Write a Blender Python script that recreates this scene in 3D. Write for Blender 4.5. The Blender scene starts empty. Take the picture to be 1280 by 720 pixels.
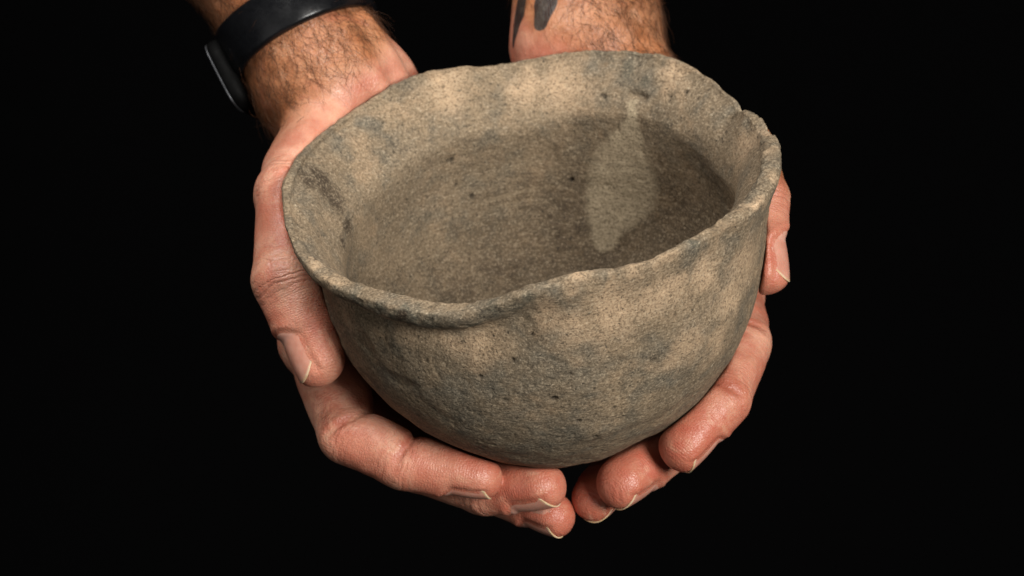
import bpy, math
import numpy as np
from mathutils import Matrix, Vector

# ------------------------------------------------------------------ camera, world, light, exposure
scene = bpy.context.scene
ELEV = math.radians(32.0)
CAM_POS = Vector((-0.0067, -0.69803701, 1.5925712))
cam_data = bpy.data.cameras.new('camera')
cam = bpy.data.objects.new('camera', cam_data)
scene.collection.objects.link(cam)
cam.location = CAM_POS
cam.rotation_euler = (math.pi / 2 - ELEV, 0, 0)
cam_data.sensor_width = 36.0
cam_data.lens = 36.0 * 2985.0746 / 1280.0
cam_data.clip_start = 0.02
cam_data.clip_end = 50.0
cam_data.dof.use_dof = True
cam_data.dof.focus_distance = 0.765
cam_data.dof.aperture_fstop = 16.0
scene.camera = cam

world = bpy.data.worlds.new('World')
scene.world = world
world.use_nodes = True
world.node_tree.nodes['Background'].inputs['Color'].default_value = (0.5, 0.55, 0.6, 1)
world.node_tree.nodes['Background'].inputs['Strength'].default_value = 0.02

def area_light(name, loc, target, size, power, color=(1, 1, 1), size_y=None):
    d = bpy.data.lights.new(name, 'AREA')
    d.shape = 'RECTANGLE'
    d.size = size
    d.size_y = size_y or size
    d.energy = power
    d.color = color
    o = bpy.data.objects.new(name, d)
    scene.collection.objects.link(o)
    o.location = loc
    o.rotation_euler = (Vector(target) - Vector(loc)).to_track_quat('-Z', 'Y').to_euler()
    return o

area_light('key_softbox', (0.66, -0.86, 1.84), (0, 0, 1.14), 0.40, 22.5, (1.0, 0.965, 0.915))
area_light('top_softbox', (-0.30, -0.05, 2.10), (0, 0, 1.15), 0.5, 10.0, (1.0, 0.97, 0.93))
area_light('added_front_fill', (-0.70, -0.95, 1.38), (0, 0, 1.12), 0.8, 1.4, (1.0, 0.97, 0.93))  # added fill light that lifts the bowl's lower left and underside

scene.view_settings.view_transform = 'Standard'
scene.view_settings.look = 'None'
scene.view_settings.exposure = 0.0
scene.view_settings.gamma = 1.0
scene.render.engine = 'CYCLES'
scene.cycles.use_denoising = True
scene.cycles.max_bounces = 8
scene.render.film_transparent = False

# ------------------------------------------------------------------ pure geometry helpers (lengths in mm)
def rng_lattice(seed, n=64):
    return np.random.RandomState(seed).rand(n, n, n).astype(np.float32) * 2 - 1
_LAT = {}
def noise3(p, scale, seed=0):
    """smooth value noise, about -1..1; p (N,3) in mm, scale = feature size in mm"""
    if seed not in _LAT:
        _LAT[seed] = rng_lattice(seed)
    L = _LAT[seed]
    q = np.asarray(p, np.float32) / scale + 100.37
    i = np.floor(q).astype(np.int32)
    f = q - i
    f = f * f * (3 - 2 * f)
    i &= 63
    j = (i + 1) & 63
    x0, y0, z0 = i[:, 0], i[:, 1], i[:, 2]
    x1, y1, z1 = j[:, 0], j[:, 1], j[:, 2]
    fx, fy, fz = f[:, 0], f[:, 1], f[:, 2]
    c00 = L[x0, y0, z0] * (1 - fx) + L[x1, y0, z0] * fx
    c10 = L[x0, y1, z0] * (1 - fx) + L[x1, y1, z0] * fx
    c01 = L[x0, y0, z1] * (1 - fx) + L[x1, y0, z1] * fx
    c11 = L[x0, y1, z1] * (1 - fx) + L[x1, y1, z1] * fx
    return (c00 * (1 - fy) + c10 * fy) * (1 - fz) + (c01 * (1 - fy) + c11 * fy) * fz

def sstep(x, a, b):
    t = np.clip((x - a) / (b - a), 0, 1)
    return t * t * (3 - 2 * t)

# ---- bowl -------------------------------------------------------
ROLL = math.radians(8.0)
BOWL_M = np.array([[math.cos(ROLL), 0, -math.sin(ROLL)], [0, 1, 0], [math.sin(ROLL), 0, math.cos(ROLL)]])
RIM_C = np.array([0.0, 0.0, 1200.0])          # rim centre in the world, mm
RC0 = [81.66, -1.68, 4.16, .46, -.53, .31, -.38]
ZC0 = [1.89, .20, .53, -1.29, -1.79, -1.43, .26, -.07, -.30, .54, -1.04, .58, -.68, .12, .46, .38, -.04, .43, -.25]
def fourier(c, t):
    v = np.full_like(t, c[0])
    for k in range((len(c) - 1) // 2):
        v = v + c[1 + 2 * k] * np.cos((k + 1) * t) + c[2 + 2 * k] * np.sin((k + 1) * t)
    return v
def wrap(t):
    return (t + np.pi) % (2 * np.pi) - np.pi
def bump(t, c, w):
    return np.exp(-(wrap(t - c) / w) ** 2)

def bowl_profile(t, NS_OUT=230, NS_LIP=130, NS_IN=200):
    """(r,z) rings for angles t -> arrays (NS, len(t)); from the outer base up over the rim to the inner floor"""
    rc = fourier(RC0, t)
    rs = rc.copy()
    soft = sstep(np.cos(t - math.radians(158)), .0, .8)      # the inner ledge fades out towards the back left
    zc = fourier(ZC0, t)
    zs = zc.copy()
    # local broken corner at the right: small notch, then a raised thick edge
    notch = math.radians(27)
    zc = zc - 2.6 * bump(t, notch, .026) + 1.9 * bump(t, notch - .12, .07)
    # irregular edge
    ring = np.stack([np.cos(t) * 80, np.sin(t) * 80, 0 * t], -1)
    zc = zc + .35 * noise3(ring, 9, 3) + .14 * noise3(ring, 3, 4) + .06 * noise3(ring, 1.3, 5)
    chip = sstep(noise3(ring, 4.5, 8), .35, .75)
    zc = zc - chip * (.35 + .35 * sstep(np.cos(t - math.radians(-30)), .5, .9))
    rc = rc + .4 * noise3(ring, 11, 6) + .12 * noise3(ring, 2.5, 7)
    A, H, Z0 = 76.1, 83.5, -20.0
    front_left = bump(t, math.radians(-122), .60)
    brk = sstep(np.cos(t - math.radians(-15)), .72, .95)       # thick broken edge at the right
    roll = np.clip(.28 + .95 * front_left - .35 * brk, 0, 1)   # how far the lip is rolled over
    lipw = 1.3 + 2.6 * front_left + 1.5 * brk                  # half width of the crest
    lip_h = 4.6 + 5.6 * front_left
    g = 4.2 * front_left
    rows_r, rows_z = [], []
    zt = -24.0
    # outer body
    ph_top = math.asin((zt - Z0) / H)
    for s in np.linspace(0, 1, NS_OUT):
        ph = -math.pi / 2 + (ph_top + math.pi / 2) * s ** .9
        rows_r.append(A * math.cos(ph) + 0 * t)
        rows_z.append(Z0 + H * math.sin(ph) + 0 * t)
    rb = A * math.cos(ph_top) + 0 * t
    # control points of the lip, B-spline
    flare = rc - rb
    top_r, top_z = rc + lipw * .95, zc - lip_h * .5
    def ln(a): return rb + (top_r - rb) * a ** 1.5, zt + 3 + (top_z - zt - 3) * a
    C = [(rb, zt + 0 * t + 0), (rb + .1, zt + 4 + 0 * t)]
    for a, (er, ez) in ((.35, (rb + .20 * flare - g * .5, zc - lip_h - 5.0)), (.60, (rb + .40 * flare - g, zc - lip_h - 1.6)),
                        (.80, (rc + lipw * .5 - .6 * g, zc - lip_h + .3))):
        lr, lz = ln(a)
        C.append((lr + (er - lr) * roll, lz + (ez - lz) * roll))
    C += [(top_r, top_z),
         (rc + lipw * .95, zc - 1.2), (rc + lipw * .8, zc - .1), (rc + lipw * .5, zc + .25),
         (rc - lipw * .6, zc + .25 + .3 * brk), (rc - lipw * .95, zc - .1),
         (rc - lipw * 1.3, zc - 1.4), (rc - 4.5, zc - 3.2),
         (rs - 8.0, zs - 6.0),
         (rs - 12.0 + .8 * soft, zs - 10.5 - 1.5 * soft),
         (67.6 + 0 * t - 1.2 * front_left + 1.2 * soft, zs - 15.5 - 2.0 * soft),
         (67.0 + .6 * soft, zs - 18.5 - 2.5 * soft),
         (67.6 + 0 * t, -25 + 0 * t), (68.2 + 0 * t, -31 + 0 * t), (67.9 + 0 * t, -38 + 0 * t)]
    Rr = np.array([c[0] for c in C]); Zz = np.array([c[1] for c in C])
    n = len(C)
    P = np.concatenate([[2 * Rr[0] - Rr[1]], Rr, [2 * Rr[-1] - Rr[-2]]]), np.concatenate([[2 * Zz[0] - Zz[1]], Zz, [2 * Zz[-1] - Zz[-2]]])
    for s in np.linspace(0, n - 1, NS_LIP)[1:]:
        i = min(int(s), n - 2); u = s - i
        w = ((1 - u) ** 3 / 6, (3 * u ** 3 - 6 * u * u + 4) / 6, (-3 * u ** 3 + 3 * u * u + 3 * u + 1) / 6, u ** 3 / 6)
        rows_r.append(sum(w[k] * P[0][i + k] for k in range(4)))
        rows_z.append(sum(w[k] * P[1][i + k] for k in range(4)))
    # inner wall
    r_l, z_l = 67.9, -38.0
    Hi = 56.0
    k0 = 0.0
    for s in np.linspace(0, 1, NS_IN)[1:]:
        ph = s ** 1.05 * math.pi / 2
        rows_r.append(r_l * math.cos(ph) + 0 * t)
        rows_z.append(z_l - Hi * math.sin(ph) + 0 * t)
    return np.array(rows_r), np.array(rows_z)

def bowl_mesh(NT=880):
    t = np.linspace(0, 2 * np.pi, NT, endpoint=False)
    r, z = bowl_profile(t)
    NS = r.shape[0]
    # low-frequency hand-built unevenness
    X = np.stack([r * np.cos(t), r * np.sin(t), z], -1).reshape(-1, 3)
    low = np.clip((-20 - X[:, 2]) / 83, 0, 1)
    X[:, 0] += 0.6 * low ** 2 - 2.2 * low * (1 - low)
    return X, NS, NT
def grid_normals(X, NS, NT):
    G = X.reshape(NS, NT, 3)
    dt = np.roll(G, -1, 1) - np.roll(G, 1, 1)
    ds = np.empty_like(G)
    ds[1:-1] = G[2:] - G[:-2]; ds[0] = G[1] - G[0]; ds[-1] = G[-1] - G[-2]
    n = np.cross(dt, ds)
    n /= np.linalg.norm(n, axis=-1, keepdims=True) + 1e-9
    n[0] = (0, 0, -1); n[-1] = (0, 0, 1)
    return n.reshape(-1, 3)
def bowl_to_world(X):
    return X @ BOWL_M.T + RIM_C
def world_to_bowl(X):
    return (X - RIM_C) @ BOWL_M
def bowl_outer_sdf(W):
    """rough distance (mm) to the outside of the bowl for world points"""
    p = world_to_bowl(W)
    q = p - np.array([0, 0, -20.0])
    s = np.array([76.1, 76.1, 83.5])
    k0 = np.linalg.norm(q / s, axis=-1)
    k1 = np.linalg.norm(q / (s * s), axis=-1) + 1e-9
    d = k0 * (k0 - 1) / k1
    d = np.where(q[..., 2] > 12, 50.0, d)
    t = np.arctan2(p[..., 1], p[..., 0])
    rc = fourier(RC0, t); zc = fourier(ZC0, t)
    rr = np.hypot(p[..., 0], p[..., 1])
    d2 = np.hypot(rr - (rc - 2.0), p[..., 2] - (zc - 4.5)) - 5.0
    d3 = np.hypot(rr - (rc - 4.0), p[..., 2] - (zc - 9.5)) - 4.5
    d4 = np.maximum(rr - (rc + .6), np.abs(p[..., 2] - (zc + 24)) - 32)      # the mouth itself
    return np.minimum(np.minimum(d, d2), np.minimum(d3, d4))

# ---- implicit surfaces for the arms -------------------------------
def smin(a, b, k):
    h = np.clip(.5 + .5 * (b - a) / k, 0, 1)
    return b + (a - b) * h - k * h * (1 - h)

class Field:
    def __init__(self, lo, hi, h, rot):
        self.lo = np.array(lo, float); self.h = h; self.rot = rot       # rot rows = grid axes in world
        self.n = np.ceil((np.array(hi) - self.lo) / h).astype(int) + 1
        self.F = np.full(self.n, 30.0, np.float32)
    def new(self):
        o = Field.__new__(Field); o.lo, o.h, o.rot, o.n = self.lo, self.h, self.rot, self.n
        o.F = np.full(self.n, 30.0, np.float32); return o
    def box(self, pts, pad):
        g = np.array(pts) @ self.rot.T
        a = np.floor((g.min(0) - pad - self.lo) / self.h).astype(int)
        b = np.ceil((g.max(0) + pad - self.lo) / self.h).astype(int) + 1
        a = np.clip(a, 0, self.n); b = np.clip(b, 0, self.n)
        return tuple(slice(x, y) for x, y in zip(a, b))
    def coords(self, sl):
        ax = [self.lo[k] + self.h * np.arange(sl[k].start, sl[k].stop) for k in range(3)]
        return np.stack(np.meshgrid(*ax, indexing='ij'), -1).astype(np.float32)
    def cone(self, a, b, ra, rb, k=4.0, flat=None, fs=1.0, pad=14):
        """tapered capsule a->b (world mm); flat = world axis that is scaled by fs"""
        R = max(ra, rb) * max(1, fs) + pad
        sl = self.box([a, b], R)
        if min(s.stop - s.start for s in sl) <= 0: return
        p = self.coords(sl)
        A = (np.array(a) @ self.rot.T).astype(np.float32); B = (np.array(b) @ self.rot.T).astype(np.float32)
        ab = B - A; L2 = float(ab @ ab) + 1e-9
        q = p - A
        t = np.clip(q @ ab / L2, 0, 1)
        w = q - t[..., None] * ab
        if flat is not None:
            n = (np.array(flat) @ self.rot.T); n = n / np.linalg.norm(n)
            c = w @ n.astype(np.float32)
            d2 = (w * w).sum(-1) - c * c + (c / fs) ** 2
        else:
            d2 = (w * w).sum(-1)
        d = np.sqrt(np.maximum(d2, 0)) - (ra + (rb - ra) * t)
        f = self.F[sl]
        self.F[sl] = smin(f, d.astype(np.float32), k) if k > 0 else np.minimum(f, d)
    def world(self, g):
        return g @ self.rot

def surface_nets(F, lo, h):
    s = F < 0
    nx, ny, nz = F.shape
    c = np.zeros((nx - 1, ny - 1, nz - 1), np.uint8)
    offs = [(i, j, k) for i in (0, 1) for j in (0, 1) for k in (0, 1)]
    for (i, j, k) in offs:
        c += s[i:nx - 1 + i, j:ny - 1 + j, k:nz - 1 + k]
    act = np.argwhere((c > 0) & (c < 8))
    idx = np.full(c.shape, -1, np.int32)
    idx[act[:, 0], act[:, 1], act[:, 2]] = np.arange(len(act))
    vals = {o: F[act[:, 0] + o[0], act[:, 1] + o[1], act[:, 2] + o[2]] for o in offs}
    pos = np.zeros((len(act), 3)); cnt = np.zeros(len(act))
    for o in offs:
        for ax in range(3):
            if o[ax]: continue
            o2 = list(o); o2[ax] = 1; o2 = tuple(o2)
            a, b = vals[o], vals[o2]
            m = (a < 0) != (b < 0)
            t = np.where(m, a / np.where(m, a - b, 1), 0)
            P = np.array(o, float)[None] + np.zeros((len(act), 1)); P[:, ax] = t
            pos += P * m[:, None]; cnt += m
    V = (act + pos / cnt[:, None]) * h + lo
    quads = []
    for ax in range(3):
        u, v = (ax + 1) % 3, (ax + 2) % 3
        sa = [slice(None)] * 3; sb = [slice(None)] * 3
        sa[ax] = slice(0, -1); sb[ax] = slice(1, None)
        d = s[tuple(sa)].astype(np.int8) - s[tuple(sb)].astype(np.int8)
        e = np.argwhere(d != 0)
        e = e[(e[:, u] > 0) & (e[:, v] > 0) & (e[:, u] < F.shape[u] - 1) & (e[:, v] < F.shape[v] - 1)]
        sg = d[e[:, 0], e[:, 1], e[:, 2]]
        def at(du, dv):
            q = e.copy(); q[:, u] += du; q[:, v] += dv
            return idx[q[:, 0], q[:, 1], q[:, 2]]
        Q = np.stack([at(-1, -1), at(0, -1), at(0, 0), at(-1, 0)], 1)
        Q[sg < 0] = Q[sg < 0][:, ::-1]
        quads.append(Q)
    return V, np.concatenate(quads)

def unit(v):
    v = np.array(v, float); return v / np.linalg.norm(v)
def tip_frame(tip, axis, normal):
    x = unit(axis); z = np.array(normal, float); z = unit(z - x * (z @ x)); y = np.cross(z, x)
    return np.array(tip), x, y, z
def nail_height(x, y, r):
    """height of the nail bed above the tip centre in units of mm"""
    return r * (.84 - .10 * (x / r) - .07 * (x / r) ** 2) - y * y / (1.6 * r)

def nail_outline(x, y, r, w, nl):
    """signed distance (mm, rough) from the nail outline in the plane of the nail; negative inside; open at the free edge"""
    x0 = -nl
    k = np.sqrt((np.minimum(0, (x - x0 - w * .55)) / (w * .85)) ** 2 + (y / w) ** 2)
    return (k - 1) * w

GRID_E = math.radians(32.0)
GRID_ROT = np.array([[1, 0, 0], [0, math.sin(GRID_E), math.cos(GRID_E)], [0, -math.cos(GRID_E), math.sin(GRID_E)]])

def build_arm(J, h):
    """J: dict of the arm's skeleton. Returns verts (world mm), quads and per-vertex fields."""
    pts = np.array([p for seg in J['palm'] for p in seg[:2]] + [n[0] for f in J['fingers'] for n in f['nodes']])
    g = pts @ GRID_ROT.T
    fld = Field(g.min(0) - 40, g.max(0) + 40, h, GRID_ROT)
    for (a, b, ra, rb, k, flat, fs) in J['palm']:
        fld.cone(a, b, ra, rb, k, flat, fs)
    palm = fld.F
    total = palm.copy()
    for f in J['fingers']:
        ff = fld.new()
        nd = f['nodes']
        n = unit(f['normal'])
        cen = [np.array(q[0]) for q in nd]; rad = [q[1] for q in nd]
        for i in range(len(nd) - 1):
            ff.cone(cen[i], cen[i + 1], rad[i], rad[i + 1], 3.0)
            mid = .5 * (cen[i] + cen[i + 1])
            ax = unit(cen[i + 1] - cen[i])
            pn = n - ax * (n @ ax); pn = unit(pn)
            rm = .5 * (rad[i] + rad[i + 1])
            if i >= f.get('pad_from', 0):
                L = np.linalg.norm(cen[i + 1] - cen[i])
                ff.cone(mid - pn * 1.5 - ax * L * .18, mid - pn * 1.5 + ax * L * .18, rm * .93, rm * .93, 4.0)
        # fingertip: slightly flattened pulp
        c, x, y, z = tip_frame(cen[-1], f.get('axis', cen[-1] - cen[-2]), f['normal'])
        r = rad[-1]
        ff.cone(c - x * r * .6 - z * .6, c + x * r * .12 - z * .8, r, r * .97, 3.0)
        sl = ff.box(cen, 16)
        p = fld.coords(sl)
        F = ff.F[sl]
        # flexion creases on the palm side
        for i in range(1, len(nd) - 1):
            if i not in f.get('creases', ()): continue
            ax = unit(unit(cen[i + 1] - cen[i]) + unit(cen[i] - cen[i - 1]))
            pn = unit(n - ax * (n @ ax))
            q = p - (cen[i] @ GRID_ROT.T).astype(np.float32)
            s = q @ (ax @ GRID_ROT.T).astype(np.float32); w = q @ (pn @ GRID_ROT.T).astype(np.float32)
            dist = np.sqrt((q * q).sum(-1))
            sd = q @ (np.cross(ax, pn) @ GRID_ROT.T).astype(np.float32)
            s = s + .10 * w + .5 * np.sin(sd * .35)
            gr = np.exp(-(s / 1.25) ** 2) * sstep(-w, -rad[i] * .5, rad[i] * .55) * (dist < rad[i] * 2.2)
            gr2 = np.exp(-((s - 2.6) / .6) ** 2) * sstep(-w, -rad[i] * .2, rad[i] * .7) * (dist < rad[i] * 2.2)
            F = F + (1.5 * gr + .35 * gr2).astype(np.float32)
        # back of the fingertip: flattened, with a shallow fold round the nail
        q = p - (c @ GRID_ROT.T).astype(np.float32)
        lx = q @ (x @ GRID_ROT.T).astype(np.float32); ly = q @ (y @ GRID_ROT.T).astype(np.float32); lz = q @ (z @ GRID_ROT.T).astype(np.float32)
        w = f.get('nail_w', 1.5) * r / 2
        nl = f.get('nail_l', 1.0) * r
        zb = nail_height(lx, ly, r)
        near = (lx > -2.3 * r) & (lx < 1.6 * r) & (np.abs(ly) < 1.5 * r) & (lz > -.2 * r) & (lz < 1.7 * r)
        flatd = np.where(near, lz - zb - np.maximum(0, -lx - nl + .1 * r) * .9, -9).astype(np.float32)
        F = -smin(-F, -flatd, 1.6)
        sd = nail_outline(lx, ly, r, w, nl)
        lip = np.where(near & (lx < .75 * r), sstep(lz, .05 * r, .25 * r), 0)
        F = F + (lip * (.50 * np.exp(-(sd / .75) ** 2) - .38 * np.exp(-((sd - 1.7) / 1.1) ** 2))).astype(np.float32)
        if f.get('blend', 7.0) > 0:
            one = smin(palm[sl], F, f.get('blend', 7.0))
        else:
            one = np.minimum(palm[sl], F)
        total[sl] = smin(total[sl], one, .6)
    # flesh pressed against the bowl
    m = np.where((total < 3).ravel())[0]
    flat = total.ravel()
    for k in range(0, len(m), 400000):
        i = m[k:k + 400000]
        g3 = np.stack(np.unravel_index(i, total.shape), -1) * fld.h + fld.lo
        bd = bowl_outer_sdf(g3 @ GRID_ROT).astype(np.float32)
        flat[i] = -smin(-flat[i], bd - .25, 1.6)
    total = flat.reshape(total.shape)
    V, Q = surface_nets(total, fld.lo, fld.h)
    # nails: plates that ride on the flesh surface
    nails = []
    def sample(P):
        g = (P @ GRID_ROT.T - fld.lo) / fld.h
        i = np.clip(np.floor(g).astype(int), 0, np.array(total.shape) - 2); u = np.clip(g - i, 0, 1)
        v = 0
        for o in ((0, 0, 0), (1, 0, 0), (0, 1, 0), (0, 0, 1), (1, 1, 0), (1, 0, 1), (0, 1, 1), (1, 1, 1)):
            wt = np.prod([u[..., k] if o[k] else 1 - u[..., k] for k in range(3)], axis=0)
            v = v + wt * total[i[..., 0] + o[0], i[..., 1] + o[1], i[..., 2] + o[2]]
        return v
    for f in J['fingers']:
        tip = np.array(f['nodes'][-1][0]); r = f['nodes'][-1][1]
        c, x, y, z = tip_frame(tip, f.get('axis', tip - np.array(f['nodes'][-2][0])), f['normal'])
        w = f.get('nail_w', 1.5) * r / 2; nl = f.get('nail_l', 1.0) * r
        NX, NY = 30, 21
        bb = np.linspace(-1, 1, NY)[None, :] + np.zeros((NX, 1)); aa = np.linspace(0, 1, NX)[:, None] + np.zeros((1, NY))
        e = .35
        yy = bb * (w + e)
        x0 = -nl + w * .55 - (w * .85 + e) * np.sqrt(np.maximum(0, 1 - (np.abs(bb) * .995) ** 2))
        sb = f.get('nail_side', .30)
        x1 = sb * r + (.84 - sb) * r * np.sqrt(1 - .93 * bb * bb)
        xx = x0 + (x1 - x0) * aa
        xs = np.minimum(xx, .45 * r)
        zs = np.linspace(.0, 1.35, 70) * r
        P = c + xs[..., None, None] * x + yy[..., None, None] * y + zs[:, None] * z
        fv = sample(P)
        ins = fv < 0
        last = np.where(ins.any(-1), 69 - np.argmax(ins[..., ::-1], -1), 0)
        last = np.minimum(last, 68)
        f0 = np.take_along_axis(fv, last[..., None], -1)[..., 0]; f1 = np.take_along_axis(fv, last[..., None] + 1, -1)[..., 0]
        tt = np.where(ins.any(-1), np.clip(f0 / np.where(np.abs(f0 - f1) < 1e-6, -1, f0 - f1), 0, 1), 0)
        zh = zs[last] + tt * (zs[1] - zs[0])
        for _ in range(3):                                             # even out the sampled height
            zp = np.pad(zh, 1, mode='edge'); zh = .5 * zh + .125 * (zp[:-2, 1:-1] + zp[2:, 1:-1] + zp[1:-1, :-2] + zp[1:-1, 2:])
        zh = zh + np.where(xx > xs, nail_height(xx, yy, r) - nail_height(xs, yy, r), 0)
        sd = nail_outline(xx, yy, r, w, nl)
        off = .38 * sstep(-sd, -.30, 1.3) - .26
        fe = x1 - xx
        Pt = c + xx[..., None] * x + yy[..., None] * y + (zh + off)[..., None] * z
        Pb = Pt - z * .42
        ed = 1 - sstep(fe, .25, .95)
        lun = .5 * (1 - sstep(np.hypot((xx + nl) / (.30 * r), yy / (.75 * w)), .6, 1.1))
        nails.append((Pt.reshape(-1, 3), Pb.reshape(-1, 3), NX, NY, ed.ravel(), lun.ravel()))
    # relax the grid pattern a little
    nb = np.zeros_like(V); ct = np.zeros(len(V))
    for a, b in ((0, 1), (1, 2), (2, 3), (3, 0)):
        np.add.at(nb, Q[:, a], V[Q[:, b]]); np.add.at(ct, Q[:, a], 1)
        np.add.at(nb, Q[:, b], V[Q[:, a]]); np.add.at(ct, Q[:, b], 1)
    V = V * .4 + .6 * nb / ct[:, None]
    return V @ GRID_ROT, Q, nails

def mesh_normals(V, Q):
    n = np.cross(V[Q[:, 2]] - V[Q[:, 0]], V[Q[:, 3]] - V[Q[:, 1]])
    N = np.zeros_like(V)
    for k in range(4): np.add.at(N, Q[:, k], n)
    return N / (np.linalg.norm(N, axis=1, keepdims=True) + 1e-12)
# skeletons: points in the world (mm), radii in mm
SPOTS = {'warm': [
    (79.5, -8.5, 2.7, 2.68),
    (77.1, -22.6, 1.9, 2.68),
    (70.9, -36.8, 1.8, 3.22),
    (61, -49.9, 3.6, 3.22),
    (78.1, 12.9, -1.2, 2.14),
    (31.8, -69.5, -9.8, 6.97),
    (39.6, -65.7, -9.2, 6.43),
    (4.3, -75.7, -7.9, 5.36),
    (52.4, -56.3, -12.4, 6.43),
    (11.4, -75.2, -11.8, 6.97),
    (24.6, -72.2, -10.3, 9.11),
    (15.6, -74.5, -17.4, 5.9),
    (65.6, -38.9, -19.5, 9.11),
    (60.6, -45.5, -26.5, 7.5),
    (-46.3, -64.6, -9.4, 6.97),
    (-64.9, -39.7, -21.6, 4.82),
    (-19.2, -73.2, -18.9, 6.43),
    (-29.1, -69, -17.3, 4.82),
    (44.7, -60.1, -33.5, 6.97),
    (54.9, -47.9, -42.9, 6.43),
    (16.1, -76.5, 4.3, 3.75),
    (30.4, -71.9, 4.3, 3.75),
    (40.6, -67.3, 3.9, 3.75),
    (-63.5, -49, -0.5, 4.29),
    (-70.2, -37, -0.7, 3.75),
    (10.9, 75.9, -4.3, 9.11),
    (-30.7, 74.1, -0.7, 8.04),
    (-1.1, 76.8, -6.1, 6.97),
    (50.7, 57.7, -0.3, 4.82),
    (72.7, 17.5, -7.1, 5.36)], 'grey': [
    (33.3, 71.6, 1, 8.04),
    (39.5, 63.5, -1.9, 5.36),
    (24.1, 74.3, -0.7, 4.29),
    (-50, 54.5, -9.3, 4.29),
    (-14.7, 75.5, -6.4, 3.75),
    (64.2, 50.3, 1.1, 3.22),
    (70.3, 39.7, -1.8, 3.22),
    (74.1, 27.6, -1.9, 2.14),
    (50.6, -60.9, 3.8, 4.02),
    (-49.6, -66.2, -2.5, 4.29),
    (-41.9, -70.7, -3.4, 4.82),
    (-33.3, -74.4, -5.2, 5.36),
    (-22.6, -77, -5.7, 5.36),
    (-11.9, -78.7, -1.4, 6.43),
    (-4.5, -79, -0.1, 6.43),
    (5.6, -78.3, 1.7, 4.29),
    (5.3, -75.8, -23.4, 9.11),
    (11.6, -74.5, -31, 6.97),
    (34.8, -66.5, -33, 5.9),
    (40.9, -59.5, -45.8, 4.82),
    (-12, -73.5, -37.4, 11.79),
    (-25.7, -67.7, -46.3, 10.72),
    (-36.7, -65.7, -33.5, 10.72),
    (-58.8, 56.3, -0.5, 4.82),
    (-67.5, 42.7, -1.6, 5.36),
    (-79, 10.2, -0.8, 5.36),
    (1.5, -68.9, -55.3, 10.72),
    (18.2, -61.7, -64.5, 8.04),
    (-53.1, -53.5, -33, 6.43)], 'dark': [
    (-75.3, 23.3, -1.1, 3.48),
    (-73.8, 21.1, -3.3, 4.56),
    (-72.2, 19.5, -6.3, 4.82),
    (-70.3, 17.9, -9.7, 4.02),
    (-78.4, 17.6, 0.1, 2.95),
    (-66.8, 13.5, -17, 3.22),
    (-68, 3.9, -17.7, 2.14),
    (34.3, -66.7, -33.5, 2.68),
    (11.8, -65, -61.3, 2.14),
    (-10.7, -78.7, -1.6, 2.68),
    (-42.5, -70.4, -4.3, 2.14)], 'pale': [
    (35.6, 60, -7.8, 2.41),
    (35.4, 57.8, -11, 2.41),
    (34.3, 57.8, -15.5, 3.22),
    (33.5, 58.4, -19.4, 4.82),
    (32.3, 59.4, -24.8, 7.24),
    (31.1, 60.4, -31, 9.92),
    (29.6, 61, -37, 12.06),
    (28.2, 61.4, -41.8, 12.6),
    (26.1, 61.5, -47.1, 11.52),
    (23.5, 61.5, -51.2, 9.38),
    (21.2, 60.7, -55.7, 7.24),
    (19.3, 59.4, -59.8, 5.36),
    (18, 57.9, -62.9, 3.75)], 'pit': [
    (-32, 59.6, -21.9, 0.94),
    (-33.3, 58.9, -21.9, 0.67),
    (-32, 60.2, -32.9, 0.67),
    (-26.8, 62.5, -39.5, 0.8),
    (-50.8, 53.7, -9.4, 0.67),
    (-50.8, 51.5, -11.2, 0.54),
    (24.5, 67.2, -7, 0.67),
    (25.7, 66, -7.5, 0.8),
    (0.7, -74.1, -38.9, 1.07),
    (11.4, -65.3, -60.9, 0.8),
    (7.1, -70.2, -51.1, 0.8),
    (-2.2, -75.8, -13.9, 0.54),
    (-21, -72.7, -29, 0.67),
    (19.6, -68.3, -49.7, 0.67),
    (9.3, 67.1, -40.6, 0.8),
    (-53.5, 58.3, -2.4, 0.54),
    (-31.6, 74.8, 0.1, 0.54),
    (-22.3, -76, -7.5, 0.8),
    (-21.6, -71.8, -11.2, 0.54),
    (-23.5, -76.1, -7.1, 0.54),
    (54.5, 52.2, -2.3, 0.8),
    (58.4, 48.5, -3.1, 0.67),
    (48.9, 54.1, -4.1, 0.67),
    (7.9, -75.1, -30, 0.54),
    (42.5, -63.2, -19.9, 0.67),
    (-9.8, -75.4, -22.8, 0.54)], 'shade_stain': [
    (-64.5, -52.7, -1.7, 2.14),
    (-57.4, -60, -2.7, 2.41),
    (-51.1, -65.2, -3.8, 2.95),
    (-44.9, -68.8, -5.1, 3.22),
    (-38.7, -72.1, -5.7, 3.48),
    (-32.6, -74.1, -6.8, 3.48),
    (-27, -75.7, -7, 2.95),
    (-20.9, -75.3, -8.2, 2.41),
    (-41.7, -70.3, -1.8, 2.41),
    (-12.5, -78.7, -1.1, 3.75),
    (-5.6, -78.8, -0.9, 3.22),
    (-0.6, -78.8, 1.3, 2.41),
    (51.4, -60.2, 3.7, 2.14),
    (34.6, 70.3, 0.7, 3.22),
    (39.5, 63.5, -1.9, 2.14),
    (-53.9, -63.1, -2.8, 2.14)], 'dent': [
    (59.7, -53.3, -0.7, 6.97),
    (54.3, -56.6, -4.8, 5.9)], 'gouge': [
    (34.3, 62.8, -5.7, 1.34),
    (36, 61.7, -5.7, 1.61),
    (38.1, 60.3, -5.8, 1.61),
    (39.8, 59.1, -5.8, 1.07)]}
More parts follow.
